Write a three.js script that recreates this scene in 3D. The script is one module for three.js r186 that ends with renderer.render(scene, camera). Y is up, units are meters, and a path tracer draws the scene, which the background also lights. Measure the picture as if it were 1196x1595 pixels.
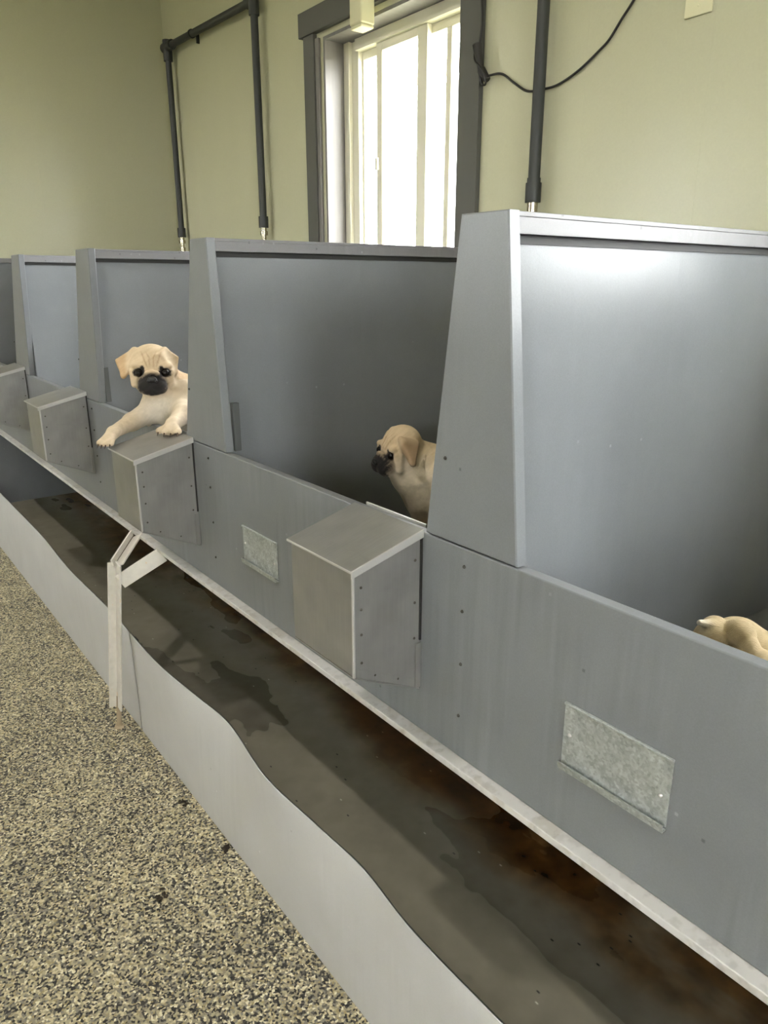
import * as THREE from 'three';
import { RoundedBoxGeometry } from 'three/addons/geometries/RoundedBoxGeometry.js';
import { mergeGeometries } from 'three/addons/utils/BufferGeometryUtils.js';
import { RectAreaLightUniformsLib } from 'three/addons/lights/RectAreaLightUniformsLib.js';
RectAreaLightUniformsLib.init();

// ---------------------------------------------------------------- camera, sky, exposure
const scene = new THREE.Scene();
const camera = new THREE.PerspectiveCamera(70.05, 1196 / 1595, 0.05, 60);
camera.position.set(0, 1.5, 0);
camera.lookAt(-0.75672705, 1.5 - 0.29932511, -0.58117867);
const renderer = new THREE.WebGLRenderer();
renderer.toneMapping = THREE.LinearToneMapping;
renderer.toneMappingExposure = 0.91;
renderer.shadowMap.enabled = true;
scene.background = new THREE.Color(0.97, 0.99, 1.0);      // overcast white sky
scene.backgroundIntensity = 64.0;
const LAMP_X = [-4.8, -1.6, 1.6], LAMP_Z = 0.2, CEIL = 3.3, LAMP_POWER = 850;

// ---------------------------------------------------------------- dimensions (metres)
const ZF = -0.78, ZB = -2.04, ZA = 2.3, XL = -4.86, XR = 3.0;   // pen front plane, back wall, aisle-side wall, end walls
const GUTTER_Y = 0.2, DECK_Y = 0.70, PANEL_TOP = 1.089, DIV_TOP = 1.595;

// ---------------------------------------------------------------- helpers
let seed = 7;
const rnd = () => ((seed = (seed * 1664525 + 1013904223) >>> 0) / 4294967296);
const clamp = (v, a = 0, b = 1) => Math.min(b, Math.max(a, v));
const sstep = (a, b, v) => { const t = clamp((v - a) / (b - a)); return t * t * (3 - 2 * t); };
const mix = (a, b, t) => a + (b - a) * t;
const hash = (x, y, s) => { let h = (x * 374761393 + y * 668265263 + s * 974634777) | 0; h = Math.imul(h ^ (h >>> 13), 1274126177); h ^= h >>> 16; return (h >>> 0) / 4294967296; };
function vnoise(x, y, s = 0, px = 1e9, py = 1e9) {       // value noise, periodic in px by py cells
  const i = Math.floor(x), j = Math.floor(y), u = x - i, v = y - j, a = u * u * (3 - 2 * u), b = v * v * (3 - 2 * v);
  const w = (n, p) => ((n % p) + p) % p;
  const h = (m, n) => hash(w(m, px), w(n, py), s);
  return mix(mix(h(i, j), h(i + 1, j), a), mix(h(i, j + 1), h(i + 1, j + 1), a), b);
}
function fbm(x, y, s = 0, o = 4, px = 1e9, py = 1e9) { let r = 0, a = .5, t = 0; for (let k = 0; k < o; k++) { r += a * vnoise(x, y, s + k, px, py); t += a; a *= .5; x *= 2; y *= 2; px *= 2; py *= 2; } return r / t; }
function tex(w, h, fn, srgb = true, rx = 1, ry = 1) {
  const d = new Uint8Array(w * h * 4);
  for (let y = 0; y < h; y++) for (let x = 0; x < w; x++) { const c = fn(x, y), o = (y * w + x) * 4; d[o] = c[0]; d[o + 1] = c[1]; d[o + 2] = c[2]; d[o + 3] = 255; }
  const t = new THREE.DataTexture(d, w, h); t.wrapS = t.wrapT = THREE.RepeatWrapping; t.magFilter = THREE.LinearFilter; t.minFilter = THREE.LinearMipmapLinearFilter; t.generateMipmaps = true;
  if (srgb) t.colorSpace = THREE.SRGBColorSpace;
  t.repeat.set(rx, ry); t.needsUpdate = true; return t;
}
const grey = v => { v = clamp(v, 0, 255); return [v, v, v]; };
const taken = {};
function numbered(n) { taken[n] = (taken[n] ?? -1) + 1; return taken[n] ? n + '_' + String(taken[n]).padStart(3, '0') : n; }
function shade(o) { o.castShadow = o.receiveShadow = true; return o; }
function thing(name, label, category, [x, y, z] = [0, 0, 0], group) {
  const o = new THREE.Group(); o.name = numbered(name); o.position.set(x, y, z); o.userData = { label, category }; if (group) o.userData.group = group; scene.add(o); return o;
}
function struct(name, geo, m, parent) {
  const o = geo ? shade(new THREE.Mesh(geo, m)) : new THREE.Group(); o.name = name; if (!parent) o.userData.kind = 'structure'; (parent ?? scene).add(o); return o;
}
function part(name, geo, m, parent, label) { const o = shade(new THREE.Mesh(geo, m)); o.name = name; if (label) o.userData.label = label; parent.add(o); return o; }
function metreUV(g) {                                      // uv in metres by dominant face direction
  g = g.index ? g.toNonIndexed() : g; g.computeVertexNormals?.call;
  const p = g.attributes.position, n = p.count, uv = new Float32Array(n * 2), a = new THREE.Vector3(), b = new THREE.Vector3(), c = new THREE.Vector3();
  for (let i = 0; i < n; i += 3) {
    a.fromBufferAttribute(p, i); b.fromBufferAttribute(p, i + 1); c.fromBufferAttribute(p, i + 2);
    const m = b.clone().sub(a).cross(c.clone().sub(a)), X = Math.abs(m.x), Y = Math.abs(m.y), Z = Math.abs(m.z);
    [a, b, c].forEach((v, k) => { const [s, t] = X > Y && X > Z ? [v.z, v.y] : Y > Z ? [v.x, v.z] : [v.x, v.y]; uv[(i + k) * 2] = s; uv[(i + k) * 2 + 1] = t; });
  }
  g.setAttribute('uv', new THREE.BufferAttribute(uv, 2)); return g;
}
// box from corner to corner with rounded edges
function box(x0, x1, y0, y1, z0, z1, r = 0.002) {
  const w = x1 - x0, h = y1 - y0, d = z1 - z0; r = Math.min(r, w / 2.1, h / 2.1, d / 2.1);
  const g = r > 0 ? new RoundedBoxGeometry(w, h, d, 1, r) : new THREE.BoxGeometry(w, h, d);
  g.translate((x0 + x1) / 2, (y0 + y1) / 2, (z0 + z1) / 2); return metreUV(g);
}
// outline in one plane swept along the normal; plane 'xy' sweeps z, 'zy' sweeps x
function slab(pts, t0, t1, plane = 'xy', bevel = 0.0015) {
  const s = new THREE.Shape(pts.map(p => new THREE.Vector2(plane === 'xy' ? p[0] : -p[0], p[1])));
  const g = new THREE.ExtrudeGeometry(s, { depth: t1 - t0 - 2 * bevel, bevelEnabled: bevel > 0, bevelSize: bevel, bevelOffset: -bevel, bevelThickness: bevel, bevelSegments: 1 });
  g.translate(0, 0, bevel + t0);
  if (plane === 'zy') { g.translate(0, 0, -t0); g.rotateY(Math.PI / 2); g.translate(t0, 0, 0); }
  return metreUV(g);
}
function tube(pts, r, seg = 40, rad = 10, closed = false, tension = .5) { return new THREE.TubeGeometry(new THREE.CatmullRomCurve3(pts.map(p => new THREE.Vector3(...p)), closed, 'catmullrom', tension), seg, r, rad); }
function rod(a, b, r, rad = 14, r2 = r) {
  const A = new THREE.Vector3(...a), B = new THREE.Vector3(...b), d = B.clone().sub(A), g = new THREE.CylinderGeometry(r2, r, d.length(), rad);
  g.applyQuaternion(new THREE.Quaternion().setFromUnitVectors(new THREE.Vector3(0, 1, 0), d.normalize())); g.translate((A.x + B.x) / 2, (A.y + B.y) / 2, (A.z + B.z) / 2); return g;
}
const merge = list => mergeGeometries(list.map(g => g.index ? g.toNonIndexed() : g));

// ---------------------------------------------------------------- materials
const M = {};
const fine = tex(512, 512, (x, y) => grey(120 + 60 * (fbm(x / 8, y / 8, 3, 3, 64, 64) - .5) + 50 * (hash(x, y, 9) - .5)), false, 3, 3);
const brushed = tex(512, 512, (x, y) => grey(128 + 90 * (fbm(x / 3, y / 60, 5, 3, 171, 9) - .5) + 50 * (fbm(x / 40, y / 40, 15, 3, 13, 13) - .5)), false, 2, 2);
// grey plastic sheet: faint vertical drips, scuffs and pale specks
function sheetMap(base, s, drip, spots) {
  return tex(1024, 1024, (x, y) => {
    const streak = fbm(x / 9, y / 190, s, 3, 114, 5.39 | 0) - .5, patch = fbm(x / 110, y / 110, s + 20, 4, 9, 9) - .5, grain = hash(x, y, s) - .5;
    let v = streak * drip * sstep(.42, .62, fbm(x / 70, y / 150, s + 40, 2, 14, 7)) + patch * 12 + grain * 5;
    const n = hash(x >> 2, y >> 2, s + 5); if (n > 1 - spots) v += 34 * hash(x >> 2, y >> 2, s + 6); else if (n < spots * .6) v -= 24;
    return base.map(b => clamp(b + v, 0, 255));
  }, true, .8, .8);
}
const SHEET = [119, 122, 125];                              // one grey plastic for dividers, posts and front panel
M.sheetFront = new THREE.MeshPhysicalMaterial({ map: sheetMap(SHEET, 11, 13, .0003), roughness: .28, specularIntensity: .6, bumpMap: fine, bumpScale: .0003 });
M.sheetPost = new THREE.MeshPhysicalMaterial({ map: sheetMap(SHEET, 12, 5, .0002), roughness: .28, specularIntensity: .6, bumpMap: fine, bumpScale: .0003 });
M.sheetDivider = new THREE.MeshPhysicalMaterial({ map: sheetMap(SHEET, 13, 3, .0001), roughness: .28, specularIntensity: .6, bumpMap: fine, bumpScale: .0003 });
M.railGrey = new THREE.MeshStandardMaterial({ map: sheetMap([116, 115, 117], 14, 10, .002), roughness: .45 });
M.curb = new THREE.MeshStandardMaterial({ map: sheetMap([203, 203, 204], 15, 6, .0003), roughness: .45 });
M.ledge = new THREE.MeshStandardMaterial({ map: tex(1024, 256, (x, y) => { const v = fbm(x / 16, y / 16, 31, 4, 64, 16), d = sstep(.5, .72, v) * .16, r = sstep(.62, .75, fbm(x / 40, y / 40, 33, 3, 25, 6)) * .3; return [mix(204, 116, d + r * .5), mix(203, 113, d + r * .55), mix(201, 108, d + r * .65)]; }, true, 1.2, 4), roughness: .4 });
M.steel = new THREE.MeshStandardMaterial({ color: 0xc6c7c8, metalness: .68, roughness: .34, map: tex(512, 512, (x, y) => { const v = 212 + 30 * (fbm(x / 90, y / 90, 41, 4, 6, 6) - .5) + 8 * (fbm(x / 3, y / 90, 43, 2, 171, 6) - .5); return [v, v * .995, v * .98]; }, true, 3, 3) });
M.steelEdge = new THREE.MeshStandardMaterial({ color: 0xd2d2d0, metalness: .5, roughness: .35 });
M.rivet = new THREE.MeshStandardMaterial({ color: 0x5a5852, metalness: .4, roughness: .5 });
M.slot = new THREE.MeshStandardMaterial({ color: 0x4f5252, roughness: .45 });
M.darkMetal = new THREE.MeshStandardMaterial({ color: 0x3a3833, metalness: .4, roughness: .5 });
// galvanised spangle
M.galv = new THREE.MeshStandardMaterial({ metalness: .55, roughness: .45, map: tex(512, 512, (x, y) => {
  let best = 9, id = 0; const X = x / 14, Y = y / 14, i0 = Math.floor(X), j0 = Math.floor(Y);
  for (let i = -1; i < 2; i++) for (let j = -1; j < 2; j++) { const a = (i0 + i + 37) % 37, b = (j0 + j + 37) % 37, dx = i0 + i + hash(a, b, 1) - X, dy = j0 + j + hash(a, b, 2) - Y, d = dx * dx + dy * dy; if (d < best) { best = d; id = hash(a, b, 3); } }
  const v = 172 + 30 * id + 26 * (hash(x, y, 4) - .5) + 40 * (fbm(x / 40, y / 40, 6, 3, 13, 13) - .5); return [v * .97, v, v];
}, true, 7, 7) });
M.paintWhite = new THREE.MeshStandardMaterial({ roughness: .5, map: tex(256, 256, (x, y) => { const v = 226 + 18 * (fbm(x / 20, y / 20, 51, 4, 13, 13) - .5), r = sstep(.76, .88, fbm(x / 12, y / 30, 53, 3, 21, 8)); return [v, v - 4 - 20 * r, v - 12 - 44 * r]; }, true, 5, 5) });
M.rustDark = new THREE.MeshStandardMaterial({ color: 0x2e261c, roughness: .9 });
M.rust = new THREE.MeshStandardMaterial({ roughness: .7, color: 0xa8977e });
// cream liner panel walls with fine vertical joints
const linerBump = tex(1024, 64, (x, y) => grey(190 + 10 * (fbm(x / 50, y / 32, 61, 2, 21, 2) - .5) - (x % 512 < 3 ? 60 : 0)), false, 1 / .82, 1);
M.wall = new THREE.MeshStandardMaterial({ map: tex(512, 512, (x, y) => { const v = 8 * (fbm(x / 64, y / 170, 63, 4, 8, 3) - .5) + 3 * (hash(x, y, 65) - .5); return [190 + v, 189 + v, 160 + v]; }, true, .5, .5), roughness: .32, bumpMap: linerBump, bumpScale: .0012 });
M.ceiling = new THREE.MeshStandardMaterial({ color: 0xcfccb4, roughness: .5 });
M.trim = new THREE.MeshStandardMaterial({ color: 0x4e4e49, roughness: .55, bumpMap: fine, bumpScale: .0004 });
M.fascia = new THREE.MeshStandardMaterial({ color: 0x7a6a5e, roughness: .8 });
M.jamb = new THREE.MeshStandardMaterial({ map: tex(256, 256, (x, y) => grey(112 + 12 * (fbm(x / 5, y / 60, 71, 3, 51, 4) - .5)).map((v, i) => v - i * 3), true, 2, 2), roughness: .5 });
M.vinyl = new THREE.MeshStandardMaterial({ color: 0xe9e6d2, roughness: .4 });
M.glass = new THREE.MeshPhysicalMaterial({ color: 0xffffff, transmission: 1, roughness: 0, thickness: 0, ior: 1.5 });
M.pipe = new THREE.MeshStandardMaterial({ color: 0x2a2d2b, roughness: .5 });
M.brass = new THREE.MeshStandardMaterial({ color: 0xb0a894, metalness: .9, roughness: .25 });
M.cable = new THREE.MeshStandardMaterial({ color: 0x23211f, roughness: .55 });
M.plastic = new THREE.MeshStandardMaterial({ color: 0xdcd8b4, roughness: .45 });
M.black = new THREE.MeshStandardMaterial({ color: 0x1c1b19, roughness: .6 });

// flake floor: overlapping coloured chips (1.2 m tile)
{
  const N = 2048, cell = 8.4, K = Math.round(N / cell), c = N / K;
  const pal = [[204, 193, 160], [173, 164, 135], [145, 137, 117], [130, 127, 116], [95, 92, 85], [39, 37, 36], [17, 18, 18], [226, 220, 194], [157, 144, 108], [63, 61, 57]];
  const wt = [.17, .18, .14, .1, .07, .09, .07, .07, .06, .05];
  const pick = r => { let k = 0; while (k < 9 && r > wt[k]) { r -= wt[k]; k++; } return pal[k]; };
  const lum = new Float32Array(N * N);
  const map = tex(N, N, (x, y) => {
    let best = 1e9, ba = 0, bb = 0; const i0 = Math.floor(x / c), j0 = Math.floor(y / c);
    for (let i = -1; i < 2; i++) for (let j = -1; j < 2; j++) {
      const a = (i0 + i + K) % K, b = (j0 + j + K) % K, ang = hash(a, b, 81) * 3.14, dx = (i0 + i + hash(a, b, 82)) * c - x, dy = (j0 + j + hash(a, b, 83)) * c - y;
      const u = dx * Math.cos(ang) + dy * Math.sin(ang), v = (-dx * Math.sin(ang) + dy * Math.cos(ang)) * (1.2 + hash(a, b, 84)), d = Math.abs(u) + Math.abs(v) + .4 * Math.max(Math.abs(u), Math.abs(v));
      if (d < best) { best = d; ba = a; bb = b; }
    }
    const dk = fbm(x / 340, y / 340, 88, 3, 6, 6), p = pick(clamp(hash(ba, bb, 85) + (dk > .53 ? .16 * hash(ba, bb, 86) : 0), 0, .999)), v = 16 * (hash(x, y, 87) - .5);
    lum[y * N + x] = hash(ba, bb, 89);
    return p.map(q => clamp(q + v, 0, 255));
  }, true, 1 / 1.2, 1 / 1.2);
  const bump = tex(N, N, (x, y) => grey(60 + 150 * lum[y * N + x]), false, 1 / 1.2, 1 / 1.2);
  M.floor = new THREE.MeshStandardMaterial({ map, bumpMap: bump, bumpScale: .0012, roughness: .55 });
}
// trough floor: grey sheet with brown mineral stains toward the back and wet puddles; texture spans x XL..2, z -1.5..-0.66
{
  const W = 2048, H = 300, x0 = XL, x1 = 2, z0 = -1.5, z1 = -.66;
  const at = (x, y) => [x0 + (x + .5) / W * (x1 - x0), z0 + (y + .5) / H * (z1 - z0)];
  const wet = (X, Z) => fbm(X * 1.5 + 3, Z * 4.5, 91, 4) + .05 * fbm(X * 30, Z * 30, 95, 2);
  const map = tex(W, H, (x, y) => {
    const [X, Z] = at(x, y), w = sstep(.485, .52, wet(X, Z)), n = fbm(X * 3.2, Z * 7, 92, 5), g = fbm(X * 26, Z * 26, 93, 3) - .5;
    const reach = -.98 - .2 * fbm(X * 1.4, 4.2, 94, 3) + .1 * (fbm(X * 7, Z * 5, 96, 3) - .5);
    const st = sstep(.05, -.1, Z - reach) * sstep(.28, .6, n + .1);
    let c = [130, 126, 112].map(v => v * (1 - .15 * w) + 16 * g);
    const s = [104, 74, 40].map((v, i) => v * (.75 + .6 * g) - (n > .58 ? 18 : 0));
    c = c.map((v, i) => mix(v, s[i], st * .9));
    const sp = hash(x >> 1, y, 97); if (sp > .9994) c = c.map(() => 24); else if (sp < .0003) c = c.map(v => v + 90);
    return c.map(v => clamp(v, 0, 255));
  });
  const rough = tex(W, H, (x, y) => { const [X, Z] = at(x, y); return grey(mix(118, 50, sstep(.49, .515, wet(X, Z))) + 40 * (fbm(X * 9, Z * 9, 98, 2) - .5)); }, false);
  M.trough = new THREE.MeshStandardMaterial({ map, roughnessMap: rough, roughness: 1 });
}

// ---------------------------------------------------------------- room shell
struct('floor', box(XL - .2, XR + .2, -.12, 0, ZB - .2, ZA + .2, 0), M.floor);
struct('ceiling', box(XL - .2, XR + .2, CEIL, CEIL + .15, ZB - .2, ZA + .2, 0), M.ceiling);
const WIN = [[-3.10, -2.20], [-.24, .66]], WY0 = 1.43, WY1 = 2.535, WT = .17;
const AISLE_WIN = [[-4.4, -3.8], [.9, 1.8]];
function wallWith(openings, z0, z1) {
  const s = new THREE.Shape([[XL - .15, 0], [XR + .15, 0], [XR + .15, CEIL], [XL - .15, CEIL]].map(p => new THREE.Vector2(...p)));
  for (const [a, b] of openings) s.holes.push(new THREE.Path([[a, WY0], [a, WY1], [b, WY1], [b, WY0]].map(p => new THREE.Vector2(...p))));
  const g = new THREE.ExtrudeGeometry(s, { depth: z1 - z0, bevelEnabled: false }); g.translate(0, 0, z0); return metreUV(g);
}
struct('wall_back', wallWith(WIN, ZB - WT, ZB), M.wall);
struct('wall_front', wallWith(AISLE_WIN, ZA, ZA + WT), M.ceiling);
struct('wall_left', box(XL - .15, XL, 0, CEIL, ZB, ZA, 0), M.wall);
{ // right end wall, behind the camera, with an unseen glazed opening added to light surfaces facing it
  const s = new THREE.Shape([[ZB, 0], [ZA, 0], [ZA, CEIL], [ZB, CEIL]].map(([z, y]) => new THREE.Vector2(-z, y)));
  s.holes.push(new THREE.Path([[0, 1.5], [0, 2.6], [.75, 2.6], [.75, 1.5]].map(([z, y]) => new THREE.Vector2(-z, y))));
  const g = new THREE.ExtrudeGeometry(s, { depth: .15, bevelEnabled: false }); g.rotateY(Math.PI / 2); g.translate(XR, 0, 0);
  struct('wall_right', metreUV(g), M.ceiling);
  const w = struct('window_5'); w.userData.label = 'small unseen window added in the end wall behind the viewer to light the divider sides';
  part('frame', merge([box(XR + .05, XR + .11, 1.5, 1.55, 0, .75), box(XR + .05, XR + .11, 2.55, 2.6, 0, .75), box(XR + .05, XR + .11, 1.55, 2.55, 0, .05), box(XR + .05, XR + .11, 1.55, 2.55, .7, .75)]), M.vinyl, w);
  part('pane', box(XR + .075, XR + .08, 1.545, 2.555, .045, .705, 0), M.glass, w);
}

// windows: casing boards, jamb liner, vinyl frame, three sashes side by side
function makeWindow(n, a, b, zIn, dir) {                    // dir -1: outside lies toward -z
  const w = struct('window_' + n), bx = (x0, x1, y0, y1, d0, d1, r = .002) => { const p = zIn + dir * d0, q = zIn + dir * d1; return box(x0, x1, y0, y1, Math.min(p, q), Math.max(p, q), r); };
  w.userData.label = 'sliding vinyl window with dark grey casing boards';
  const cw = .085;
  part('side_casing', bx(a - cw - .045, a - .045, WY0 - .05, WY1 + .02, -.022, -.0005), M.trim, w);
  part('side_casing', bx(b + .012, b + .012 + cw + .02, WY0 - .05, WY1 + .02, -.022, -.0005), M.trim, w);
  part('head_casing', bx(a - cw - .075, b + cw + .06, WY1 + .0205, WY1 + .118, -.028, -.0005), M.trim, w);
  part('sill_casing', bx(a - cw - .05, b + cw + .05, WY0 - .14, WY0 - .051, -.022, -.0005), M.trim, w);
  part('jamb_edge', bx(a - .0445, a - .018, WY0, WY1, -.014, -.0005), M.jamb, w);
  const J = .014;
  part('jamb_liner', bx(a, a + J, WY0, WY1, .0, WT - .03), M.jamb, w);
  part('jamb_liner', bx(b - J, b, WY0, WY1, .0, WT - .03), M.jamb, w);
  part('jamb_liner', bx(a + J, b - J, WY1 - J, WY1, .0, WT - .03), M.jamb, w);
  part('sill_board', bx(a + J, b - J, WY0, WY0 + .02, -.02, WT - .03), M.jamb, w);
  const ia = a + J, ib = b - J, y0 = WY0 + .02, y1 = WY1 - J, F = .045;
  part('frame', merge([bx(ia, a + .1, y0, y1, .12, .168), bx(ia, a + .055, y0, y1, .10, .1195), bx(ib - F, ib, y0, y1, .10, .168), bx(a + .1, ib - F, y1 - F, y1, .10, .168), bx(a + .1, ib - F, y0, y0 + F, .10, .168)]), M.vinyl, w);
  const SASH = [[.1, .275, .012, .03, .142], [.24, .575, .04, .06, .115], [.52, .855, .045, .03, .142]];
  SASH.forEach(([u0, u1, sl, sr, d], i) => {
    const p = a + u0, q = a + u1, e = d + .024, R = .032, yb = y0 + F, yt = y1 - F;
    const bars = [bx(p, p + sl, yb, yt, d, e), bx(q - sr, q, yb, yt, d, e), bx(p + sl, q - sr, yt - R, yt, d, e), bx(p + sl, q - sr, yb, yb + R, d, e)];
    if (i === 2) bars.push(bx(a + .66, a + .69, yb + R, yt - R, d, e));
    const s = part('sash', merge(bars), M.vinyl, w);
    part('pane', bx(p + sl - .004, q - sr + .004, yb + R - .004, yt - R + .004, d + .01, d + .014, 0), M.glass, s);
  });
  part('latch', bx(a + .245, a + .262, 1.98, 2.03, .100, .1145), M.vinyl, w);
  return w;
}
WIN.forEach(([a, b], i) => makeWindow(i + 1, a, b, ZB, -1));
AISLE_WIN.forEach(([a, b], i) => makeWindow(i + 3, a, b, ZA, 1));

// outside: roof with eaves, lawn, white house across the yard
struct('roof', box(XL - .8, XR + .8, CEIL + .16, CEIL + .3, ZB - 1.0, ZA + 1.1, 0), M.ceiling);
{
  const h = thing('white_house', 'white house across the yard, washed out behind the window panes', 'house'), zw = -13, yt = 6.0, wallM = new THREE.MeshStandardMaterial({ color: 0xf2f1ec, roughness: .8 });
  part('wall', box(-14.9, -9, -.3, yt, zw - .3, zw, 0), wallM, h);
  const rf = part('roof', slab([[zw + .5, yt], [zw + .5, yt + .2], [zw - 3, yt + 1.8], [zw - 3, yt + 1.6]], -15.3, -8.6, 'zy', 0), M.trim, h);
  part('fascia', box(-15.3, -8.6, yt - .05, yt + .22, zw + .501, zw + .54, 0), M.fascia, rf);
  for (const x of [-14.9, -9.12]) part('corner_board', box(x, x + .12, -.3, yt - .02, zw + .001, zw + .03, 0), wallM, h);
}
struct('lawn', box(-30, 30, -.5, -.3, -40, 40, 0), new THREE.MeshStandardMaterial({ color: 0x85836f, roughness: .95 }));

// ceiling lamps: round flush lights over the aisle
LAMP_X.forEach((x, i) => {
  const t = thing('ceiling_lamp', ['round white flush ceiling lamp nearest the far end wall', 'round white flush ceiling lamp above the white support leg', 'round white flush ceiling lamp nearest the end wall behind the viewer'][i], 'lamp', [x, CEIL, LAMP_Z], 'flush lamps in a row along the aisle ceiling');
  const rim = new THREE.LatheGeometry([[.0, -.001], [.115, -.001], [.118, -.02], [.108, -.032], [.1, -.03]].map(p => new THREE.Vector2(...p)), 32);
  part('rim', rim, M.paintWhite, t);
  const dg = new THREE.CylinderGeometry(.1, .1, .006, 32); dg.translate(0, -.027, 0);
  part('diffuser', dg, new THREE.MeshStandardMaterial({ color: 0xffffff, emissive: 0xfff4df, emissiveIntensity: 2.2 }), t);
  const l = new THREE.RectAreaLight(0xfffaf2, LAMP_POWER, .1, .1); l.position.set(0, -.036, 0); l.rotation.x = -Math.PI / 2; l.name = 'light'; t.add(l);
});

// ---------------------------------------------------------------- trough under the pens
{
  const tr = thing('trough', 'long grey drainage trough with brown stains and wet patches running below the pen fronts', 'trough');
  const g = new THREE.BoxGeometry(6.855, .03, .805); const p = g.attributes.position, uv = g.attributes.uv;
  g.translate(XL + .005 + 3.4275, GUTTER_Y - .015, -1.0955);
  for (let i = 0; i < p.count; i++) uv.setXY(i, (p.getX(i) - XL) / 6.86, (p.getZ(i) + 1.5) / .84);
  part('trough_floor', g, M.trough, tr);
  part('end_plate', box(XL + .002, XL + .014, GUTTER_Y, DECK_Y - .045, -1.498, -.70), M.sheetPost, tr);
  part('trough_back', box(XL + .002, 2, 0, DECK_Y - .05, -1.53, -1.5), M.sheetPost, tr);
}
function curbSheet(x0, x1, dz, label) {
  const pts = [[-5, .385], [-4.27, .393], [-3.5, .393], [-3.0, .367], [-2.5, .376], [-2.02, .362], [-1.776, .389], [-1.606, .41], [-1.334, .361], [-1.133, .375], [-.965, .388], [-.804, .364], [-.578, .366], [-.3, .385], [0, .37], [2, .378]];
  const curve = new THREE.CatmullRomCurve3(pts.map(([x, y]) => new THREE.Vector3(x, -(y - .378) / 1.6, 0)), false, 'centripetal');
  const sam = curve.getPoints(500), rip = x => { for (let i = 1; i < sam.length; i++) if (sam[i].x >= x) return mix(sam[i - 1].y, sam[i].y, (x - sam[i - 1].x) / (sam[i].x - sam[i - 1].x)); return 0; };
  const N = Math.ceil((x1 - x0) / .03), V = 8, pos = [], idx = [], uv = [], T = .006;
  const ring = 2 * V + 2;                                  // outline of the cross section: front face up, back face down
  for (let i = 0; i <= N; i++) {
    const x = mix(x0, x1, i / N), r = rip(x);
    for (let k = 0; k < ring; k++) { const front = k <= V, v = front ? k / V : 1 - (k - V - 1) / V, z = -.679 + dz + r * v * v - (front ? 0 : T); pos.push(x, v * .378, z); uv.push(x, v * .378); }
  }
  for (let i = 0; i < N; i++) for (let k = 0; k < ring; k++) { const a = i * ring + k, b = i * ring + (k + 1) % ring, c = a + ring, d = b + ring; idx.push(a, c, b, b, c, d); }
  for (const e of [0, N]) for (let k = 0; k < V; k++) { const a = e * ring + k, b = a + 1, c = e * ring + ring - 1 - k, d = c - 1; e ? idx.push(a, c, b, b, c, d) : idx.push(a, b, c, b, d, c); }
  const g = new THREE.BufferGeometry(); g.setAttribute('position', new THREE.Float32BufferAttribute(pos, 3)); g.setAttribute('uv', new THREE.Float32BufferAttribute(uv, 2)); g.setIndex(idx);
  const ng = g.toNonIndexed(); ng.computeVertexNormals();
  const o = shade(new THREE.Mesh(g, M.curb)); g.computeVertexNormals(); o.name = numbered('splash_board'); o.userData = { label, category: 'board' }; scene.add(o);
}
curbSheet(XL + .002, -2.291, 0, 'shorter pale grey wavy-topped board edging the trough, left of the support leg');
curbSheet(-2.276, 1.9, 0, 'long pale grey wavy-topped board edging the trough in the foreground');
{ const j = thing('joint_strip', 'narrow dark vertical seam strip between the two wavy boards beside the white leg', 'strip'); part('strip', box(-2.297, -2.268, .001, .352, -.697, -.690, 0), M.pipe, j); }

// ---------------------------------------------------------------- pens
{
  const deck = thing('pen_deck', 'dark grey raised deck that floors the row of pens', 'deck');
  part('board', box(XL + .001, 2.4, DECK_Y - .04, DECK_Y, ZB + .002, ZF - .024), M.sheetPost, deck);
}
const frontPanel = thing('front_panel', 'long low grey front panel across all the pens, screwed below each divider', 'panel');
part('board', box(XL + .001, 2.4, .697, PANEL_TOP, ZF - .022, ZF, .0025), M.sheetFront, frontPanel);
const screwGeo = new THREE.SphereGeometry(.0032, 10, 6, 0, Math.PI * 2, 0, Math.PI / 2); screwGeo.rotateX(Math.PI / 2);
const screw = (x, y, parent, z = ZF, m = M.darkMetal) => { const s = part('screw', screwGeo, m, parent); s.position.set(x, y, z); return s; };
for (const x of [-.8, -1.775, -2.78, -3.83]) for (const y of [1.058, .978, .88, .779]) screw(x + .004 * (hash(y * 1000 | 0, 3, x * 100 | 0) - .5), y, frontPanel);
{
  const led = thing('ledge_rail', 'thin whitish metal ledge running along the foot of the grey front panel', 'rail');
  part('rail', box(XL + .001, 2.4, .683, .6965, ZF - .0235, -.756, .002), M.ledge, led);
}
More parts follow.
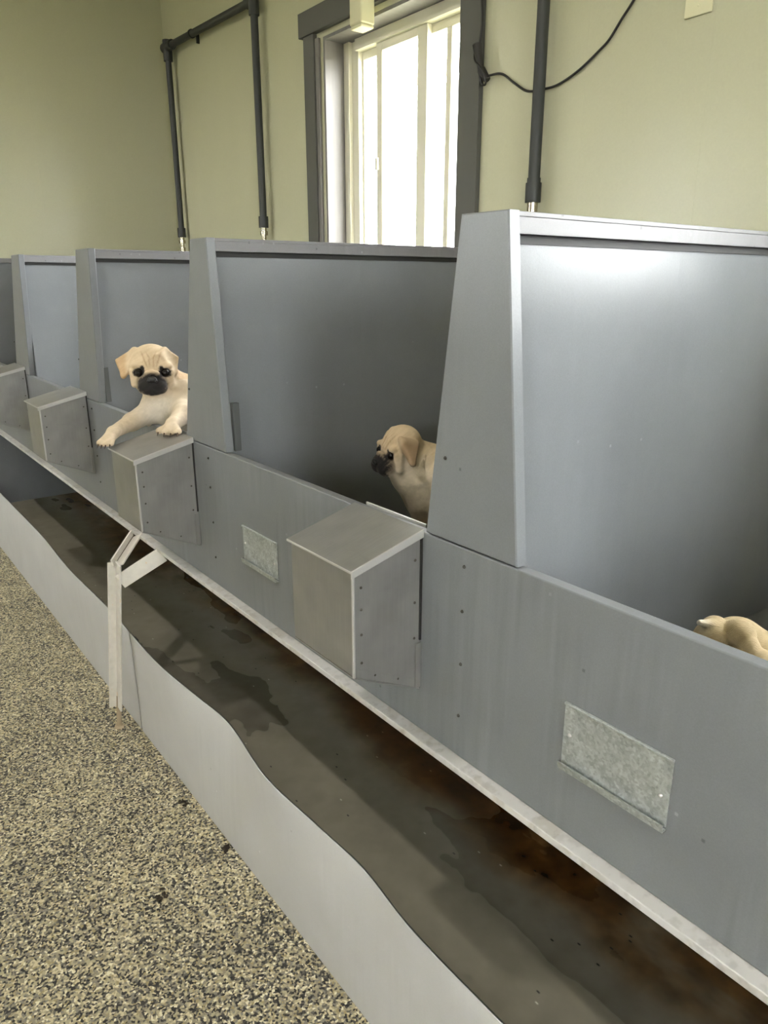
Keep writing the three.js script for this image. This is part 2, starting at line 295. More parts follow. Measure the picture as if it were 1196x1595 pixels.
// dividers: [plate left bottom, left top, right top, right bottom] on the front plane, panel x, rail top
const DIV = [
  [-.898, -.833, -.740, -.689, -.775, 'nearest tall grey pen divider in the foreground right, with a tapered front plate'],
  [-1.912, -1.794, -1.702, -1.668, -1.745, 'second grey pen divider from the right, directly right of the pug leaning on the box'],
  [-2.915, -2.753, -2.612, -2.677, -2.69, 'third grey pen divider from the right, behind the pug leaning out over a feeder box'],
  [-3.97, -3.735, -3.60, -3.70, -3.68, 'fourth grey pen divider from the right, last with its whole front plate in view'],
];
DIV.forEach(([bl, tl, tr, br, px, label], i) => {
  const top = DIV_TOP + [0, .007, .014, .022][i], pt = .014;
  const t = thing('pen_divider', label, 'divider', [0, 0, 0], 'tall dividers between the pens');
  part('panel', box(px - .009, px + .009, DECK_Y + .001, top - .012, ZB + .003, ZF - .024), M.sheetDivider, t);
  part('front_plate', slab([[bl, PANEL_TOP + .0025], [br, PANEL_TOP + .0025], [tr, top], [tl, top]], ZF - .0235, ZF, 'xy', .002), M.sheetPost, t);
  part('top_rail', merge([box(px - .028, px + .028, top - .007, top, ZB + .003, ZF - .0245, .001), box(px + .022, px + .028, top - .03, top - .007, ZB + .003, ZF - .0245, .001), box(px - .028, px - .022, top - .03, top - .007, ZB + .003, ZF - .0245, .001)]), M.railGrey, t);
  part('rail_shade', box(px + .0092, px + .014, top - .042, top - .03, ZB + .003, ZF - .0245, 0), M.black, t, 'black strip drawn as the shadow line below the top rail');  // black strip stands in for the shadow line under the overhanging rail
  if (i) part('gate_slot', box(br - .010, br + .004, PANEL_TOP + .004, PANEL_TOP + .125, ZF - .042, ZF - .0245, .001), M.slot, t);
  screw(bl + .045, 1.23, t);
});
{ // end panel against the left wall
  const t = thing('pen_divider', 'shadowed end panel of the pen row beside the far left wall', 'divider', [0, 0, 0], 'tall dividers between the pens');
  part('panel', box(-4.73, -4.712, DECK_Y + .001, DIV_TOP + .01, ZB + .003, ZF - .024), M.sheetDivider, t);
  part('front_plate', slab([[XL + .002, PANEL_TOP + .0025], [-4.66, PANEL_TOP + .0025], [-4.66, DIV_TOP + .022], [XL + .002, DIV_TOP + .022]], ZF - .0235, ZF, 'xy', .002), M.sheetPost, t);
  part('top_rail', box(-4.75, -4.69, DIV_TOP + .0105, DIV_TOP + .035, ZB + .003, ZF - .0245, .001), M.railGrey, t);
}
{ // next divider, just outside the frame on the right: it shades the nearest pen
  const t = thing('pen_divider', 'grey pen divider just past the right edge of the picture', 'divider', [0, 0, 0], 'tall dividers between the pens');
  part('panel', box(.181, .199, DECK_Y + .001, DIV_TOP - .012, ZB + .003, ZF - .024), M.sheetDivider, t);
  part('front_plate', slab([[.062, PANEL_TOP + .0025], [.271, PANEL_TOP + .0025], [.22, DIV_TOP], [.127, DIV_TOP]], ZF - .0235, ZF, 'xy', .002), M.sheetPost, t);
}

// feeder boxes: sloped lid and sloped bottom, riveted sides
function feeder(x0, x1, zf, dy, label, lip = .045) {
  const t = thing('feeder_box', label, 'feeder', [x0, 0, 0], 'metal feeder boxes hung on the pen fronts'), w = x1 - x0, zb = ZF + .0005, T = .0025;
  const yt = z => mix(1.052, 1.092, (zf - z) / (zf - zb)) + dy, yb = z => mix(.856, .784, (zf - z) / (zf - zb)) + dy;
  part('front', box(0, w, yb(zf), yt(zf) - .002, zf - T, zf, .001), M.steel, t);
  const side = (a, b) => slab([[zf - T - .0005, yt(zf) - .003], [zb, yt(zb) - .003], [zb, yb(zb)], [zf - T - .0005, yb(zf)]].map(([z, y]) => [z, y]), a, b, 'zy', .0005);
  const s1 = part('side', side(w - T, w), M.steel, t), s0 = part('side', side(0, T), M.steel, t);
  part('bottom', slab([[zf, yb(zf) - .0005], [zb, yb(zb) - .0005], [zb, yb(zb) - .003], [zf, yb(zf) - .003]], 0, w, 'zy', 0), M.steel, t);
  part('corner_trim', box(w - .003, w + .0025, yb(zf) - .001, yt(zf) - .004, zf - .0025, zf + .0025, .002), M.steelEdge, t);
  const lid = part('lid', slab([[zf + .006, yt(zf + .006)], [zb - .0, yt(zb)], [zb, yt(zb) + .0035], [zf + .006, yt(zf + .006) + .0035]], -.004, w + .005, 'zy', .0006), M.steel, t);
  part('lid_edge', slab([[zf + .007, yt(zf) - .011], [zb, yt(zb) - .011], [zb, yt(zb) + .0036], [zf + .007, yt(zf) + .0018]], w + .0035, w + .0068, 'zy', .0006), M.steelEdge, lid);
  part('lid_edge', box(-.004, w + .0035, yt(zf) - .0025, yt(zf) + .0016, zf + .0045, zf + .0072, .0006), M.steelEdge, lid);
  part('hinge_lip', box(0, w - lip, PANEL_TOP + dy * .5 - .009, PANEL_TOP + dy * .5 + .004, ZF - .0275, ZF - .0235, .001), M.steelEdge, t);
  const rg = new THREE.SphereGeometry(.0026, 8, 5, 0, 6.2832, 0, 1.5708); rg.rotateZ(-Math.PI / 2);
  const rivet = (z, y) => { const r = part('rivet', rg, M.rivet, s1); r.position.set(w, y, z); };
  for (const k of [.08, .32, .6, .92]) rivet(zf - .016, mix(yt(zf) - .02, yb(zf) + .01, k));
  for (const k of [.12, .42, .68]) rivet(zb + .014, mix(yt(zb) - .02, yb(zb) + .02, k));
  for (const k of [.3, .65]) { const z = mix(zf, zb, k); rivet(z, yb(z) + .012); }
  part('gap_shade', box(w + .0002, w + .0035, yb(zb) + .1, yt(zb) - .012, zb, zb + .0035, 0), M.black, s1, 'black strip drawn as the shade in the gap along the panel');  // black strip paints the dark gap between box and panel
  part('bottom_flange', slab([[zf - .004, yb(zf - .004) + .001], [zb + .013, yb(zb + .013) + .001], [zb + .013, yb(zb + .013) + .018], [zf - .004, yb(zf - .004) + .018]], w + .0002, w + .0012, 'zy', 0), M.steel, s1);
  part('side_flange', box(w, w + .004, yb(zb) + .004, yb(zb) + .095, zb, zb + .012, .001), M.steel, s1);
  return t;
}
feeder(-1.104, -.908, -.633, 0, 'nearest and largest metal feeder box, below the pug in profile', .018);
feeder(-2.066, -1.872, -.618, .004, 'metal feeder box under the paws of the leaning pug');
feeder(-3.03, -2.832, -.612, .02, 'metal feeder box left of the leaning pug');
feeder(-3.99, -3.785, -.612, .03, 'metal feeder box cut off at the left edge of the picture');

// galvanised card plates
function cardPlate(x0, x1, y0, y1, label) {
  const t = thing('card_holder', label, 'plate', [(x0 + x1) / 2, (y0 + y1) / 2, ZF], 'galvanised card holders on the front panel'), w = (x1 - x0) / 2, h = (y1 - y0) / 2;
  part('plate', box(-w, w, -h + .006, h, .0005, .0025, .0005), M.galv, t);
  part('lower_lip', slab([[.0005, -h], [.009, -h], [.0115, -h + .012], [.009, -h + .012], [.0075, -h + .002], [.0005, -h + .002]], -w, w, 'zy', 0), M.galv, t);
  part('upper_fold', box(-w, w, h - .004, h + .0005, .0025, .0055, .001), M.galv, t);
  for (const s of [-1, 1]) { const r = part('rivet', screwGeo, M.steelEdge, t); r.position.set(s * (w - .012), s < 0 ? .004 : -.006, .0025); r.scale.setScalar(.95); }
}
cardPlate(-.578, -.404, .809, .919, 'larger galvanised card holder in the foreground right on the front panel');
cardPlate(-1.596, -1.424, .822, .921, 'smaller-looking galvanised card holder left of the nearest feeder box');

// white angle-iron support leg
{
  const X = -2.352, t = thing('support_leg', 'white painted angle-iron leg with a splayed arm and brace holding up the ledge rail', 'support leg', [X, 0, 0]);
  const bar = (a, b, wd, w, th, offW = 0, offT = 0) => {    // flat bar between two points, w wide along wd
    const A = new THREE.Vector3(...a), d = new THREE.Vector3(...b).sub(A), L = d.length(); d.normalize();
    const W = new THREE.Vector3(...wd); W.addScaledVector(d, -W.dot(d)).normalize(); const n = d.clone().cross(W), g = new RoundedBoxGeometry(L, w, th, 1, .001);
    g.translate(L / 2, offW, offT); g.applyMatrix4(new THREE.Matrix4().makeBasis(d, W, n)); g.translate(A.x - X, A.y, A.z); return metreUV(g);
  };
  const F0 = [-2.326, .085, -.624], J = [-2.240, .645, -.652], E1 = [-2.342, .69, -.757], E2 = [-2.165, .672, -.77];
  part('leg', merge([bar(F0, J, [1, 0, 0], .042, .006), bar(F0, J, [0, 0, 1], .028, .006, .014, -.019)]), M.paintWhite, t);
  part('arm', merge([bar([-2.240, .638, -.652], E1, [1, 0, .25], .042, .006), bar([-2.240, .638, -.652], E1, [0, 1, 0], .022, .006, .011, -.019)]), M.paintWhite, t);
  part('brace', bar([-2.236, .585, -.650], E2, [0, 1, 0], .05, .006), M.paintWhite, t);
  part('foot_rod', rod([.004, .006, -.622], [.018, .13, -.630], .0085), M.rust, t);
  part('foot_pad', rod([.004, 0, -.622], [.004, .008, -.622], .017, 18, .014), M.rust, t);
}

// ---------------------------------------------------------------- water pipes on the back wall
const ZP = ZB + .045, PR = .0185;
{
  const t = thing('water_pipe', 'dark grey water pipe bent like a gate, with two drops left of the window', 'pipe');
  const x1 = -4.70, x2 = -3.63, yt = 2.81;
  part('crosspiece', rod([x1, yt + .02, ZP], [x2, yt - .012, ZP], PR), M.pipe, t);
  part('drop', rod([x1, yt, ZP], [x1, 1.80, ZP], PR * .95), M.pipe, t);
  part('drop', rod([x2, yt + .45, ZP], [x2, 1.81, ZP], PR), M.pipe, t);
  part('elbow', merge([rod([x1, yt + .055, ZP], [x1, yt - .055, ZP], PR * 1.45), rod([x1 - .045, yt + .021, ZP], [x1 + .07, yt + .019, ZP], PR * 1.5)]), M.pipe, t);
  part('tee', merge([rod([x2, yt + .06, ZP], [x2, yt - .075, ZP], PR * 1.4), rod([x2 - .06, yt - .01, ZP], [x2, yt - .012, ZP], PR * 1.4)]), M.pipe, t);
  part('pipe_clip', merge([rod([-4.36, yt + .0105, ZP], [-4.345, yt + .010, ZP], PR * 1.25), box(-4.357, -4.348, yt - .032, yt + .042, ZB + .001, ZB + .02, .002)]), M.pipe, t);
  for (const x of [x1, x2]) {
    part('fitting', rod([x, 1.83, ZP], [x, 1.775, ZP], PR * 1.35), M.pipe, t);
    part('nipple', merge([rod([x, 1.776, ZP], [x, 1.758, ZP], PR * .8), rod([x, 1.758, ZP], [x, 1.738, ZP], PR * 1.2, 6), rod([x, 1.738, ZP], [x, 1.715, ZP], PR * .6), rod([x, 1.715, ZP], [x, 1.69, ZP], PR * 1.05, 6), rod([x, 1.69, ZP], [x, 1.66, ZP], PR * .65), rod([x, 1.66, ZP], [x, 1.64, ZP], PR * .9, 6)]), M.brass, t, 'brass drinker nipple');
  }
}
{
  const t = thing('water_pipe', 'single dark grey water pipe dropping down the wall right of the window', 'pipe'), x = -1.785;
  part('drop', rod([x, CEIL - .002, ZP], [x, 1.79, ZP], PR * 1.05), M.pipe, t);
  part('fitting', merge([rod([x, 1.815, ZP], [x, 1.755, ZP], PR * 1.4), rod([x, 1.83, ZP], [x, 1.815, ZP], PR * 1.2)]), M.pipe, t);
  part('nipple', merge([rod([x, 1.756, ZP], [x, 1.70, ZP], PR * .95), rod([x, 1.70, ZP], [x, 1.64, ZP], PR * .7)]), M.brass, t, 'brass drinker nipple');
}
// cables
{
  const t = thing('power_cable', 'thin black cable hanging by the window casing and swagged across the wall', 'cable'), z = ZB + .008;
  part('cord', tube([[-2.075, 2.75, ZB + .03], [-2.074, 2.6, ZB + .029], [-2.078, 2.45, ZB + .03], [-2.07, 2.35, ZB + .029], [-2.08, 2.27, ZB + .03]], .0045, 40), M.cable, t);
  part('cord', tube([[-2.046, 2.18, z + .014], [-1.99, 2.178, z], [-1.93, 2.14, z], [-1.87, 2.105, z], [-1.80, 2.095, ZB + .0205], [-1.74, 2.10, z], [-1.66, 2.125, z], [-1.585, 2.165, z], [-1.555, 2.185, z], [-1.52, 2.225, z], [-1.475, 2.275, z], [-1.42, 2.36, z], [-1.36, 2.45, z], [-1.3, 2.56, z], [-1.27, 2.66, z]], .0038, 120), M.cable, t);
  part('plug', merge([rod([-2.085, 2.28, ZB + .036], [-2.06, 2.19, ZB + .034], .017, 10, .010), rod([-2.062, 2.2, ZB + .034], [-2.035, 2.165, ZB + .03], .015, 10, .012), tube([[-2.10, 2.255, ZB + .033], [-2.085, 2.23, ZB + .043], [-2.05, 2.20, ZB + .047], [-2.035, 2.155, ZB + .037], [-2.06, 2.16, ZB + .034], [-2.07, 2.22, ZB + .045]], .004, 40, 8)]), M.cable, t);
}
{
  const t = thing('wall_plate', 'small cream blank wall plate high on the wall at the right', 'wall plate', [-1.278, 2.245, ZB]);
  part('plate', box(-.04, .04, -.066, .066, .0005, .007, .003), M.plastic, t);
  for (const y of [-.042, .042]) { const s = part('screw', screwGeo, M.plastic, t); s.position.set(0, y, .007); }
}
{
  const t = thing('sensor_box', 'cream plastic box with a dark coiled cord hung in front of the window head', 'box', [0, 0, 0]);
  part('housing', box(-2.755, -2.675, 2.475, 2.70, ZB + .03, ZB + .10, .008), M.plastic, t);
  part('cap', box(-2.752, -2.678, 2.463, 2.4745, ZB + .033, ZB + .097, .004), M.plastic, t);
  part('mount', box(-2.735, -2.69, 2.57, 2.64, ZB + .0285, ZB + .0315, 0), M.black, t);
  const coil = []; for (let k = 0; k < 60; k++) coil.push([-2.67 + k * .0035, 2.60 + .016 * Math.sin(k * 1.1) + k * .0008, ZB + .05 + .014 * Math.cos(k * 1.1)]);
  part('coiled_cord', tube(coil, .004, 240, 6), M.cable, t);
}
//DOGS
// ---------------------------------------------------------------- pugs: one smooth field per dog, meshed with surface nets
const V3 = (x, y, z) => new THREE.Vector3(x, y, z);
function surfaceNet(field, lo, hi, h) {
  const n = [0, 1, 2].map(k => Math.ceil((hi[k] - lo[k]) / h) + 1), [nx, ny, nz] = n, D = new Float32Array(nx * ny * nz);
  for (let k = 0, o = 0; k < nz; k++) for (let j = 0; j < ny; j++) for (let i = 0; i < nx; i++, o++) D[o] = field(lo[0] + i * h, lo[1] + j * h, lo[2] + k * h);
  const id = new Int32Array(nx * ny * nz).fill(-1), pos = [], idx = [], sx = 1, sy = nx, sz = nx * ny, off = [0, sx, sy, sx + sy, sz, sx + sz, sy + sz, sx + sy + sz];
  const edges = []; for (let a = 0; a < 8; a++) for (let b = a + 1; b < 8; b++) { const d = a ^ b; if (d === 1 || d === 2 || d === 4) edges.push([a, b]); }
  for (let k = 0; k < nz - 1; k++) for (let j = 0; j < ny - 1; j++) for (let i = 0; i < nx - 1; i++) {
    const o = i + j * sy + k * sz; let m = 0; for (let c = 0; c < 8; c++) if (D[o + off[c]] < 0) m |= 1 << c;
    if (m === 0 || m === 255) continue;
    let x = 0, y = 0, z = 0, c = 0;
    for (const [a, b] of edges) { const da = D[o + off[a]], db = D[o + off[b]]; if ((da < 0) === (db < 0)) continue; const t = da / (da - db); x += mix(a & 1, b & 1, t); y += mix(a >> 1 & 1, b >> 1 & 1, t); z += mix(a >> 2, b >> 2, t); c++; }
    id[o] = pos.length / 3; pos.push(lo[0] + (i + x / c) * h, lo[1] + (j + y / c) * h, lo[2] + (k + z / c) * h);
  }
  const quad = (a, b, c, d, f) => { if (a < 0 || b < 0 || c < 0 || d < 0) return; f ? idx.push(a, b, c, a, c, d) : idx.push(a, c, b, a, d, c); };
  for (let k = 1; k < nz - 1; k++) for (let j = 1; j < ny - 1; j++) for (let i = 1; i < nx - 1; i++) {
    const o = i + j * sy + k * sz, s = D[o] < 0;
    if (s !== D[o + sx] < 0) quad(id[o - sy - sz], id[o - sz], id[o], id[o - sy], s);
    if (s !== D[o + sy] < 0) quad(id[o - sx - sz], id[o - sx], id[o], id[o - sz], s);
    if (s !== D[o + sz] < 0) quad(id[o - sx - sy], id[o - sy], id[o], id[o - sx], s);
  }
  const g = new THREE.BufferGeometry(); g.setAttribute('position', new THREE.Float32BufferAttribute(pos, 3)); g.setIndex(idx); return g;
}
const smin = (a, b, k) => { const h = Math.max(k - Math.abs(a - b), 0) / k; return Math.min(a, b) - h * h * k * .25; };
// primitives take world points; frame = { o, X, Y, Z } turns head coordinates into the world
function frame(o, fwd, up, s = 1) { const Z = fwd.clone().normalize(), X = up.clone().cross(Z).normalize(), Y = Z.clone().cross(X); return { o, X, Y, Z, s }; }
const out = (f, x, y, z) => f.o.clone().addScaledVector(f.X, x * f.s).addScaledVector(f.Y, y * f.s).addScaledVector(f.Z, z * f.s);
function ell(f, c, r, k = .012) {
  const o = out(f, ...c), [a, b, d] = r.map(v => v * f.s), m = Math.min(a, b, d), { X, Y, Z } = f;
  return { k, f: (x, y, z) => { x -= o.x; y -= o.y; z -= o.z; const u = (x * X.x + y * X.y + z * X.z) / a, v = (x * Y.x + y * Y.y + z * Y.z) / b, w = (x * Z.x + y * Z.y + z * Z.z) / d, q = Math.sqrt(u * u + v * v + w * w), q2 = Math.sqrt(u * u / (a * a) + v * v / (b * b) + w * w / (d * d)); return q2 > 1e-9 ? q * (q - 1) / q2 : -m; } };
}
function cap(a, b, ra, rb, k = .014) {                       // tapered capsule between world points
  const bx = b.x - a.x, by = b.y - a.y, bz = b.z - a.z, L = bx * bx + by * by + bz * bz;
  return { k, f: (x, y, z) => { x -= a.x; y -= a.y; z -= a.z; const t = clamp((x * bx + y * by + z * bz) / L); return Math.hypot(x - t * bx, y - t * by, z - t * bz) - mix(ra, rb, t); } };
}
function tri(a, b, c, r, k = .006) {                         // rounded triangular flap (ears)
  const t = new THREE.Triangle(a, b, c), p = V3(), q = V3();
  return { k, f: (x, y, z) => { p.set(x, y, z); t.closestPointToPoint(p, q); return p.distanceTo(q) - r; } };
}
function pugHead(f, ears, mz = 1, sk = 1) {
  const P = (x, y, z) => out(f, x, y, z), s = f.s, list = [
    ell(f, [0, .026 - (1 - sk) * .04, -.022], [.063, .058 * sk, .064 * sk]), ell(f, [0, -.006, .004], [.064, .048, .048], .02), ell(f, [0, -.034, .012], [.048, .032, .045], .02),
    ell(f, [0, -.030, .046 + (mz - 1) * .06], [.038 * mz, .027 * mz, .026 * mz], .008), ell(f, [.020, -.040, .054 * mz], [.023 * mz, .022 * mz, .020 * mz], .005), ell(f, [-.020, -.040, .054 * mz], [.023 * mz, .022 * mz, .020 * mz], .005), ell(f, [0, -.055, .046], [.022, .012, .02], .006)];
  for (const m of [-1, 1]) list.push(
    ell(f, [m * .037, .021, .036], [.021, .011, .013], .006),
    cap(P(m * .033, -.022, .052), P(m * .014, .001, .060), .0065 * s, .0065 * s, .004), cap(P(m * .014, .001, .060), P(0, .005, .062), .0065 * s, .0065 * s, .004),
    cap(P(m * .054, .004, .034), P(m * .052, -.034, .032), .010 * s, .009 * s, .006),
    cap(P(m * .007, .022, .046), P(m * .013, .050 * sk, .036 - (1 - sk) * .06), .006 * s, .006 * s, .005), cap(P(m * .022, .036 * sk, .038 - (1 - sk) * .06), P(m * .030, .060 * sk, .018 - (1 - sk) * .08), .006 * s, .005 * s, .006));
  for (const [a, b, c, d] of ears) list.push(tri(P(...a), P(...b), P(...c), .0055 * s, .012), tri(P(...a), P(...c), P(...d), .0055 * s, .012));
  return list;
}
function pugColor(f, base, cream, p, w, mz = 1) {                    // coat markings: black mask, eye patches, worry lines with crease shade painted in, darker ears
  const d = p.clone().sub(f.o), x = d.dot(f.X) / f.s, y = d.dot(f.Y) / f.s, z = d.dot(f.Z) / f.s, n = fbm(p.x * 160, p.y * 160 + p.z * 90, 5, 3) - .5, ax = Math.abs(x);
  let c = base.map((v, i) => mix(v, cream[i], w)); const blend = (to, t) => { c = c.map((v, i) => mix(v, to[i], clamp(t))); };
  const e = (cx, cy, cz, rx, ry, rz) => Math.hypot((ax - cx) / rx, (y - cy) / ry, (z - cz) / rz);
  if (Math.abs(y) < .12 && Math.abs(z) < .12 && ax < .13) {
    if (y < .04 && z > .03) blend([70, 60, 50], sstep(1.28, .98, e(0, -.030, .058, .042 * mz, .030 * mz, .05 * mz)) * .6);
    blend([26, 23, 22], sstep(1.12, .9, e(0, -.034, .062 * mz, .042 * mz, .030 * mz, .044 * mz) + .4 * n));
    blend([24, 21, 21], sstep(1.15, .8, e(.037, .002, .046, .0185, .0135, .03) + .5 * n));
    blend([30, 26, 24], sstep(1.1, .7, e(.027, .014, .05, .007, .009, .03)));
    if (z > .01 && y > .015 && y < .07) blend([150, 120, 90], .45 * sstep(.0028, .0008, Math.min(Math.abs(ax - .006 - Math.max(0, y - .045) * .5), Math.abs(ax - .017 - (y - .03) * .35))) * sstep(.068, .05, y) * sstep(.015, .024, y));  // worry lines: coat pigment plus painted shade of the folds
    if (ax > .06 && y > -.02) blend([176, 138, 96], .45 * sstep(.066, .08, ax));
  }
  return c.map(v => clamp(v + 26 * n, 0, 255));
}
function makePug(label, prims, lo, hi, cell, colour, f, scale = 1) {
  const field = (x, y, z) => { let d = 1; for (const p of prims) { const q = p.f(x, y, z); d = p.k ? smin(d, q, p.k) : Math.min(d, q); } return d; };
  const g = surfaceNet(field, lo, hi, cell), P = g.attributes.position, col = new Float32Array(P.count * 3), uv = new Float32Array(P.count * 2), c = new THREE.Color(), v = V3(), org = V3((lo[0] + hi[0]) / 2, lo[1], (lo[2] + hi[2]) / 2);
  for (let i = 0; i < P.count; i++) { v.fromBufferAttribute(P, i); const k = colour(v).map(q => clamp(q / 255)); c.setRGB(...k, THREE.SRGBColorSpace); col.set([c.r, c.g, c.b], i * 3); uv[i * 2] = (v.x + v.z) * 1; uv[i * 2 + 1] = v.y; }
  g.setAttribute('color', new THREE.BufferAttribute(col, 3)); g.setAttribute('uv', new THREE.BufferAttribute(uv, 2)); g.translate(-org.x, -org.y, -org.z); g.computeVertexNormals();
  const t = thing('pug', label, 'dog', org.toArray(), undefined);
  part('body', g, M.fur, t); t.userData.org = undefined; delete t.userData.org;
  return [t, org];
}
M.fur = new THREE.MeshPhysicalMaterial({ vertexColors: true, roughness: .9, sheen: .35, sheenRoughness: .6, sheenColor: new THREE.Color(.5, .45, .36), bumpMap: tex(512, 512, (x, y) => grey(128 + 120 * (fbm(x / 2.2, y / 9, 111, 3, 233, 57) - .5)), false, 9, 9), bumpScale: .0012 });
M.eye = new THREE.MeshPhysicalMaterial({ color: 0x120c09, roughness: .12, specularIntensity: .7 });
M.nose = new THREE.MeshStandardMaterial({ color: 0x121111, roughness: .35 });
M.claw = new THREE.MeshStandardMaterial({ color: 0x4a3a2c, roughness: .5 });
function face([t, org], f, mz = 1, eyeR = .0122) {
  const s = f.s, put = (name, geo, m, x, y, z, label) => { const o = part(name, geo, m, t, label), q = new THREE.Matrix4().makeBasis(f.X, f.Y, f.Z); o.quaternion.setFromRotationMatrix(q); o.position.copy(out(f, x, y, z).sub(org)); };
  for (const m of [-1, 1]) put('eye', new THREE.SphereGeometry(eyeR * s, 20, 14), M.eye, m * .037, .001, .0425);
  const n = mergeGeometries([new THREE.SphereGeometry(1, 20, 14).scale(.0135 * s, .009 * s, .008 * s), new THREE.SphereGeometry(1, 12, 8).scale(.006 * s, .006 * s, .007 * s).translate(.009 * s, -.004 * s, 0), new THREE.SphereGeometry(1, 12, 8).scale(.006 * s, .006 * s, .007 * s).translate(-.009 * s, -.004 * s, 0)]);
  put('nose', n, M.nose, 0, -.017, .071 + (mz - 1) * .09);
}
function paw(list, claws, w, tip, spread, rToe) {            // wrist w, toes fan out at tip along 'spread'
  list.push(cap(w, w.clone().lerp(tip, .6), rToe * 1.9, rToe * 2.0, .01));
  for (let i = 0; i < 4; i++) {
    const u = (i - 1.5) / 1.5, e = tip.clone().addScaledVector(spread, u).addScaledVector(tip.clone().sub(w).normalize(), -Math.abs(u) * rToe * .6);
    list.push(cap(w.clone().lerp(tip, .45).addScaledVector(spread, u * .6), e, rToe * 1.0, rToe, .003));
    claws.push([e.clone().addScaledVector(tip.clone().sub(w).normalize(), rToe * .75), tip.clone().sub(w).normalize().multiplyScalar(rToe * 1.1).add(V3(0, -rToe * .6, 0))]);
  }
}
function addClaws([t, org], claws) { for (const [p, d] of claws) { const g = rod(p.clone().sub(org).toArray(), p.clone().add(d).sub(org).toArray(), .0024, 8, .0006); part('claw', g, M.claw, t); } }

{ // pug leaning out over the feeder box
  const f = frame(V3(-2.185, 1.243, -.800), V3(.925, .06, .36), V3(.02, 1, -.03), 1), list = [], claws = [];
  list.push(...pugHead(f, [[[-.048, .066, -.008], [-.098, .034, -.002], [-.082, -.010, .014], [-.050, .032, .028]], [[.040, .068, .006], [.074, .044, .004], [.066, .002, .020], [.026, .052, .036]]]));
  const R = V3(.609, 0, -.793);                              // to the right as seen from the aisle
  list.push(cap(V3(-2.215, 1.21, -.835), V3(-2.21, 1.14, -.845), .056, .064, .03), ell(frame(V3(-2.205, 1.115, -.846), V3(.9, .1, .4), V3(0, 1, 0)), [0, 0, 0], [.078, .070, .05], .03));
  list.push(cap(V3(-2.22, 1.14, -.91), V3(-2.24, .90, -.96), .085, .082, .05), cap(V3(-2.24, .90, -.95), V3(-2.25, .86, -.98), .085, .075, .04));
  list.push(cap(V3(-2.175, 1.155, -.885), V3(-2.19, 1.13, -.95), .060, .065, .04));
  // near arm: shoulder over the panel edge to the lid corner; far arm to the back of the lid
  const sL = V3(-2.205, 1.125, -.795), eL = V3(-2.16, 1.106, -.715), wL = V3(-2.085, 1.096, -.635), tL = V3(-2.046, 1.074, -.596);
  list.push(cap(sL, eL, .036, .026, .025), cap(eL, wL, .025, .017, .012)); paw(list, claws, wL, tL, V3(.012, 0, -.012), .0085);
  const sR = V3(-2.14, 1.135, -.866), eR = V3(-2.05, 1.13, -.83), wR = V3(-1.985, 1.118, -.772), tR = V3(-1.955, 1.104, -.745);
  list.push(cap(sR, eR, .042, .030, .025), cap(eR, wR, .028, .020, .012)); paw(list, claws, wR, tR, V3(.020, 0, -.020), .0095);
  for (const z of [-.93, -1.02]) list.push(cap(V3(-2.26, .85, z), V3(-2.22, .80, z), .055, .035, .03), cap(V3(-2.22, .80, z), V3(-2.28, .75, z), .03, .02), cap(V3(-2.28, .75, z), V3(-2.20, .718, z), .02, .017));
  const A = makePug('cream fawn pug leaning out with both forepaws on a feeder box lid', list, [-2.36, .695, -1.09], [-1.93, 1.345, -.57], .0034,
    p => pugColor(f, [201, 180, 149], [218, 206, 186], p, .8 * sstep(.12, .02, Math.hypot(p.x + 2.17, (p.y - 1.115) * 1.1, p.z + .82) - .02) * sstep(1.20, 1.15, p.y) + .35 * sstep(-.01, -.05, p.clone().sub(f.o).dot(f.Y)) * 1), f);
  face(A, f); addClaws(A, claws);
}
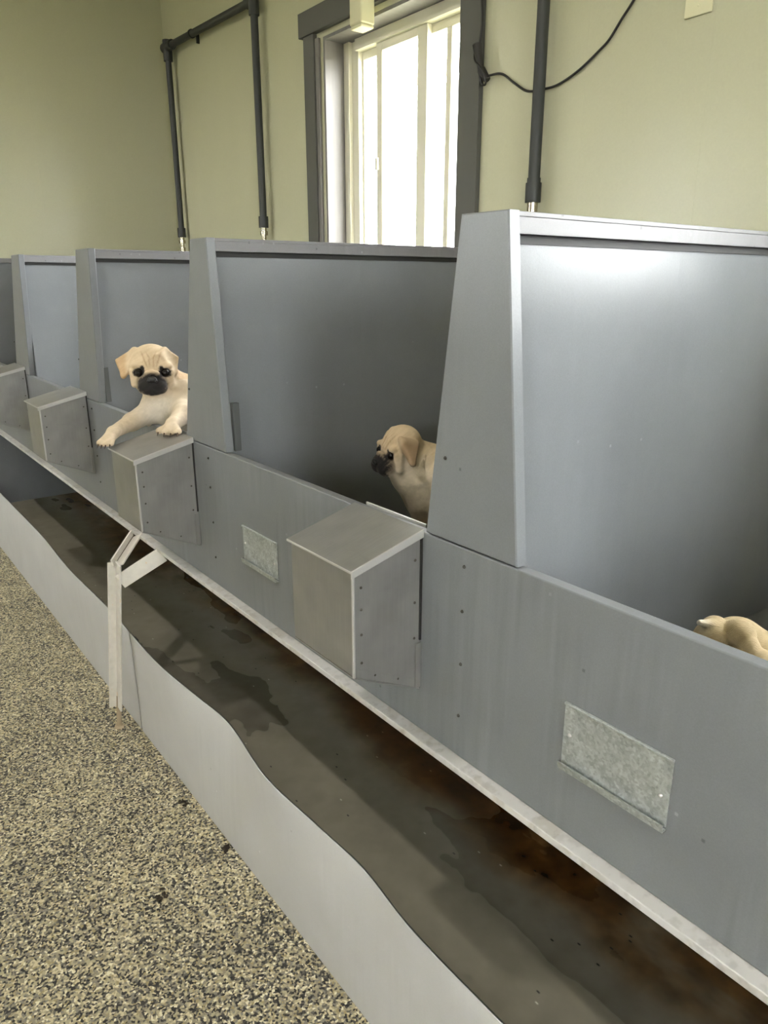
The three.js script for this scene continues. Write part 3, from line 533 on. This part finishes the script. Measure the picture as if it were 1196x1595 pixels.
{ // pug sitting further back, seen half from the side
  const f = frame(V3(-1.508, 1.071, -1.204), V3(-.16, -.15, .95), V3(.05, 1, .1), .85), list = [];
  const ear = [V3(-1.462, 1.110, -1.178), V3(-1.448, 1.094, -1.222), V3(-1.424, 1.050, -1.189), V3(-1.441, 1.076, -1.180)];
  list.push(...pugHead(f, [[[-.040, .052, -.012], [-.062, .040, -.050], [-.072, -.012, -.022], [-.058, .020, .010]]], 1.16, .9));
  list.push(cap(V3(-1.503, 1.035, -1.25), V3(-1.478, .985, -1.285), .052, .068, .02), ell(frame(V3(-1.487, 1.0, -1.222), V3(0, 0, 1), V3(0, 1, 0)), [0, 0, 0], [.050, .050, .045], .03), ell(frame(V3(-1.465, .950, -1.268), V3(0, 0, 1), V3(0, 1, 0)), [0, 0, 0], [.066, .08, .060], .03));
  list.push(cap(V3(-1.485, 1.005, -1.30), V3(-1.45, .84, -1.47), .07, .10, .05));
  for (const x of [-1.475, -1.40]) list.push(cap(V3(x, .92, -1.285), V3(x, .81, -1.25), .036, .024, .02), cap(V3(x, .81, -1.25), V3(x, .735, -1.235), .023, .019), cap(V3(x, .722, -1.235), V3(x, .717, -1.20), .02, .016), cap(V3(x + (x < -1.45 ? -.05 : .05), .78, -1.44), V3(x + (x < -1.45 ? -.05 : .05), .735, -1.36), .05, .03, .03));
  for (const [a, b, r] of [[[-1.405, 1.04, -1.27], [-1.43, .965, -1.228], .014], [[-1.398, 1.01, -1.30], [-1.405, .94, -1.25], .015], [[-1.425, .995, -1.222], [-1.47, .975, -1.205], .012]]) list.push(cap(V3(...a), V3(...b), r, r * .8, .010));
  for (const [a, b] of [[[.060, .045, .012], [.058, -.045, .030]], [[.062, .030, -.004], [.062, -.045, .004]]]) list.push(cap(out(f, ...a), out(f, ...b), .008, .009, .006));
  const earF = [tri(ear[0], ear[1], ear[2], .0065, .009), tri(ear[0], ear[2], ear[3], .0065, .009)]; list.push(...earF);
  const B = makePug('fawn pug with a black face sitting inside the pen, looking left', list, [-1.66, .695, -1.59], [-1.34, 1.18, -1.07], .0033, p => {
    const c = pugColor(f, [206, 184, 152], [228, 217, 198], p, .6 * sstep(.12, .03, Math.hypot(p.x + 1.45, p.y - .96, p.z + 1.22) - .02), 1.16), e = sstep(.006, .001, Math.min(earF[0].f(p.x, p.y, p.z), earF[1].f(p.x, p.y, p.z)));
    return c.map((v, i) => mix(v, [158, 134, 106][i], .6 * e));
  }, f);
  face(B, f, 1.16);
}
{ // pug lying low at the right edge: rump, curled tail and a hind leg
  const list = [], E = (c, r, k = .012, fw = V3(.3, 0, 1), up = V3(0, 1, 0)) => list.push(ell(frame(V3(...c), fw, up), [0, 0, 0], r, k));
  E([-.541, .940, -1.112], [.026, .030, .032], .012); E([-.525, .905, -1.165], [.050, .052, .05], .02); E([-.43, .865, -1.20], [.11, .075, .08], .03); E([-.33, .845, -1.24], [.11, .085, .09], .04);
  E([-.506, .951, -1.124], [.027, .023, .024], .004); E([-.484, .926, -1.118], [.019, .030, .022], .004); E([-.462, .905, -1.12], [.024, .034, .03], .006);
  list.push(cap(V3(-.541, .962, -1.095), V3(-.549, .968, -1.074), .009, .005, .006), cap(V3(-.55, .93, -1.10), V3(-.55, .90, -1.07), .02, .016, .012));
  for (const [x, z] of [[-.50, -1.10], [-.42, -1.12], [-.30, -1.16]]) list.push(cap(V3(x, .86, z), V3(x, .745, z + .02), .034, .022, .03), cap(V3(x, .725, z + .02), V3(x + .01, .722, z + .05), .022, .018));
  const f = frame(V3(-.2, .9, -1.2), V3(1, 0, 0), V3(0, 1, 0));
  makePug('tan pug crouched low in the nearest pen, face hidden, rump to the left', list, [-.62, .695, -1.36], [-.19, 1.0, -1.0], .0036, p => pugColor(f, [198, 178, 140], [236, 230, 212], p, .9 * sstep(.03, .0, p.distanceTo(V3(-.549, .968, -1.074)))), f);
}

// small dirt crumbs on the floor
[[-1.827, -.642, 'dark crumb of dirt on the flake floor nearest the white leg'], [-1.575, -.66, 'dark crumb of dirt on the flake floor tight against the wavy board'], [-1.534, -.455, 'dark crumb of dirt out on the open flake floor']].forEach(([x, z, label], k) => {
  const bits = []; for (let i = 0; i < 9; i++) { const g = new THREE.IcosahedronGeometry(1, 1); g.scale(.004 + .006 * rnd(), .002 + .002 * rnd(), .002 + .003 * rnd()); g.rotateY(rnd() * 6); g.translate((rnd() - .5) * .032, .0035, (rnd() - .5) * .022); bits.push(g); }
  const t = thing('dirt_crumb', label, 'debris', [x, 0, z]); part('crumb', merge(bits), M.rustDark, t);
});
renderer.render(scene, camera);
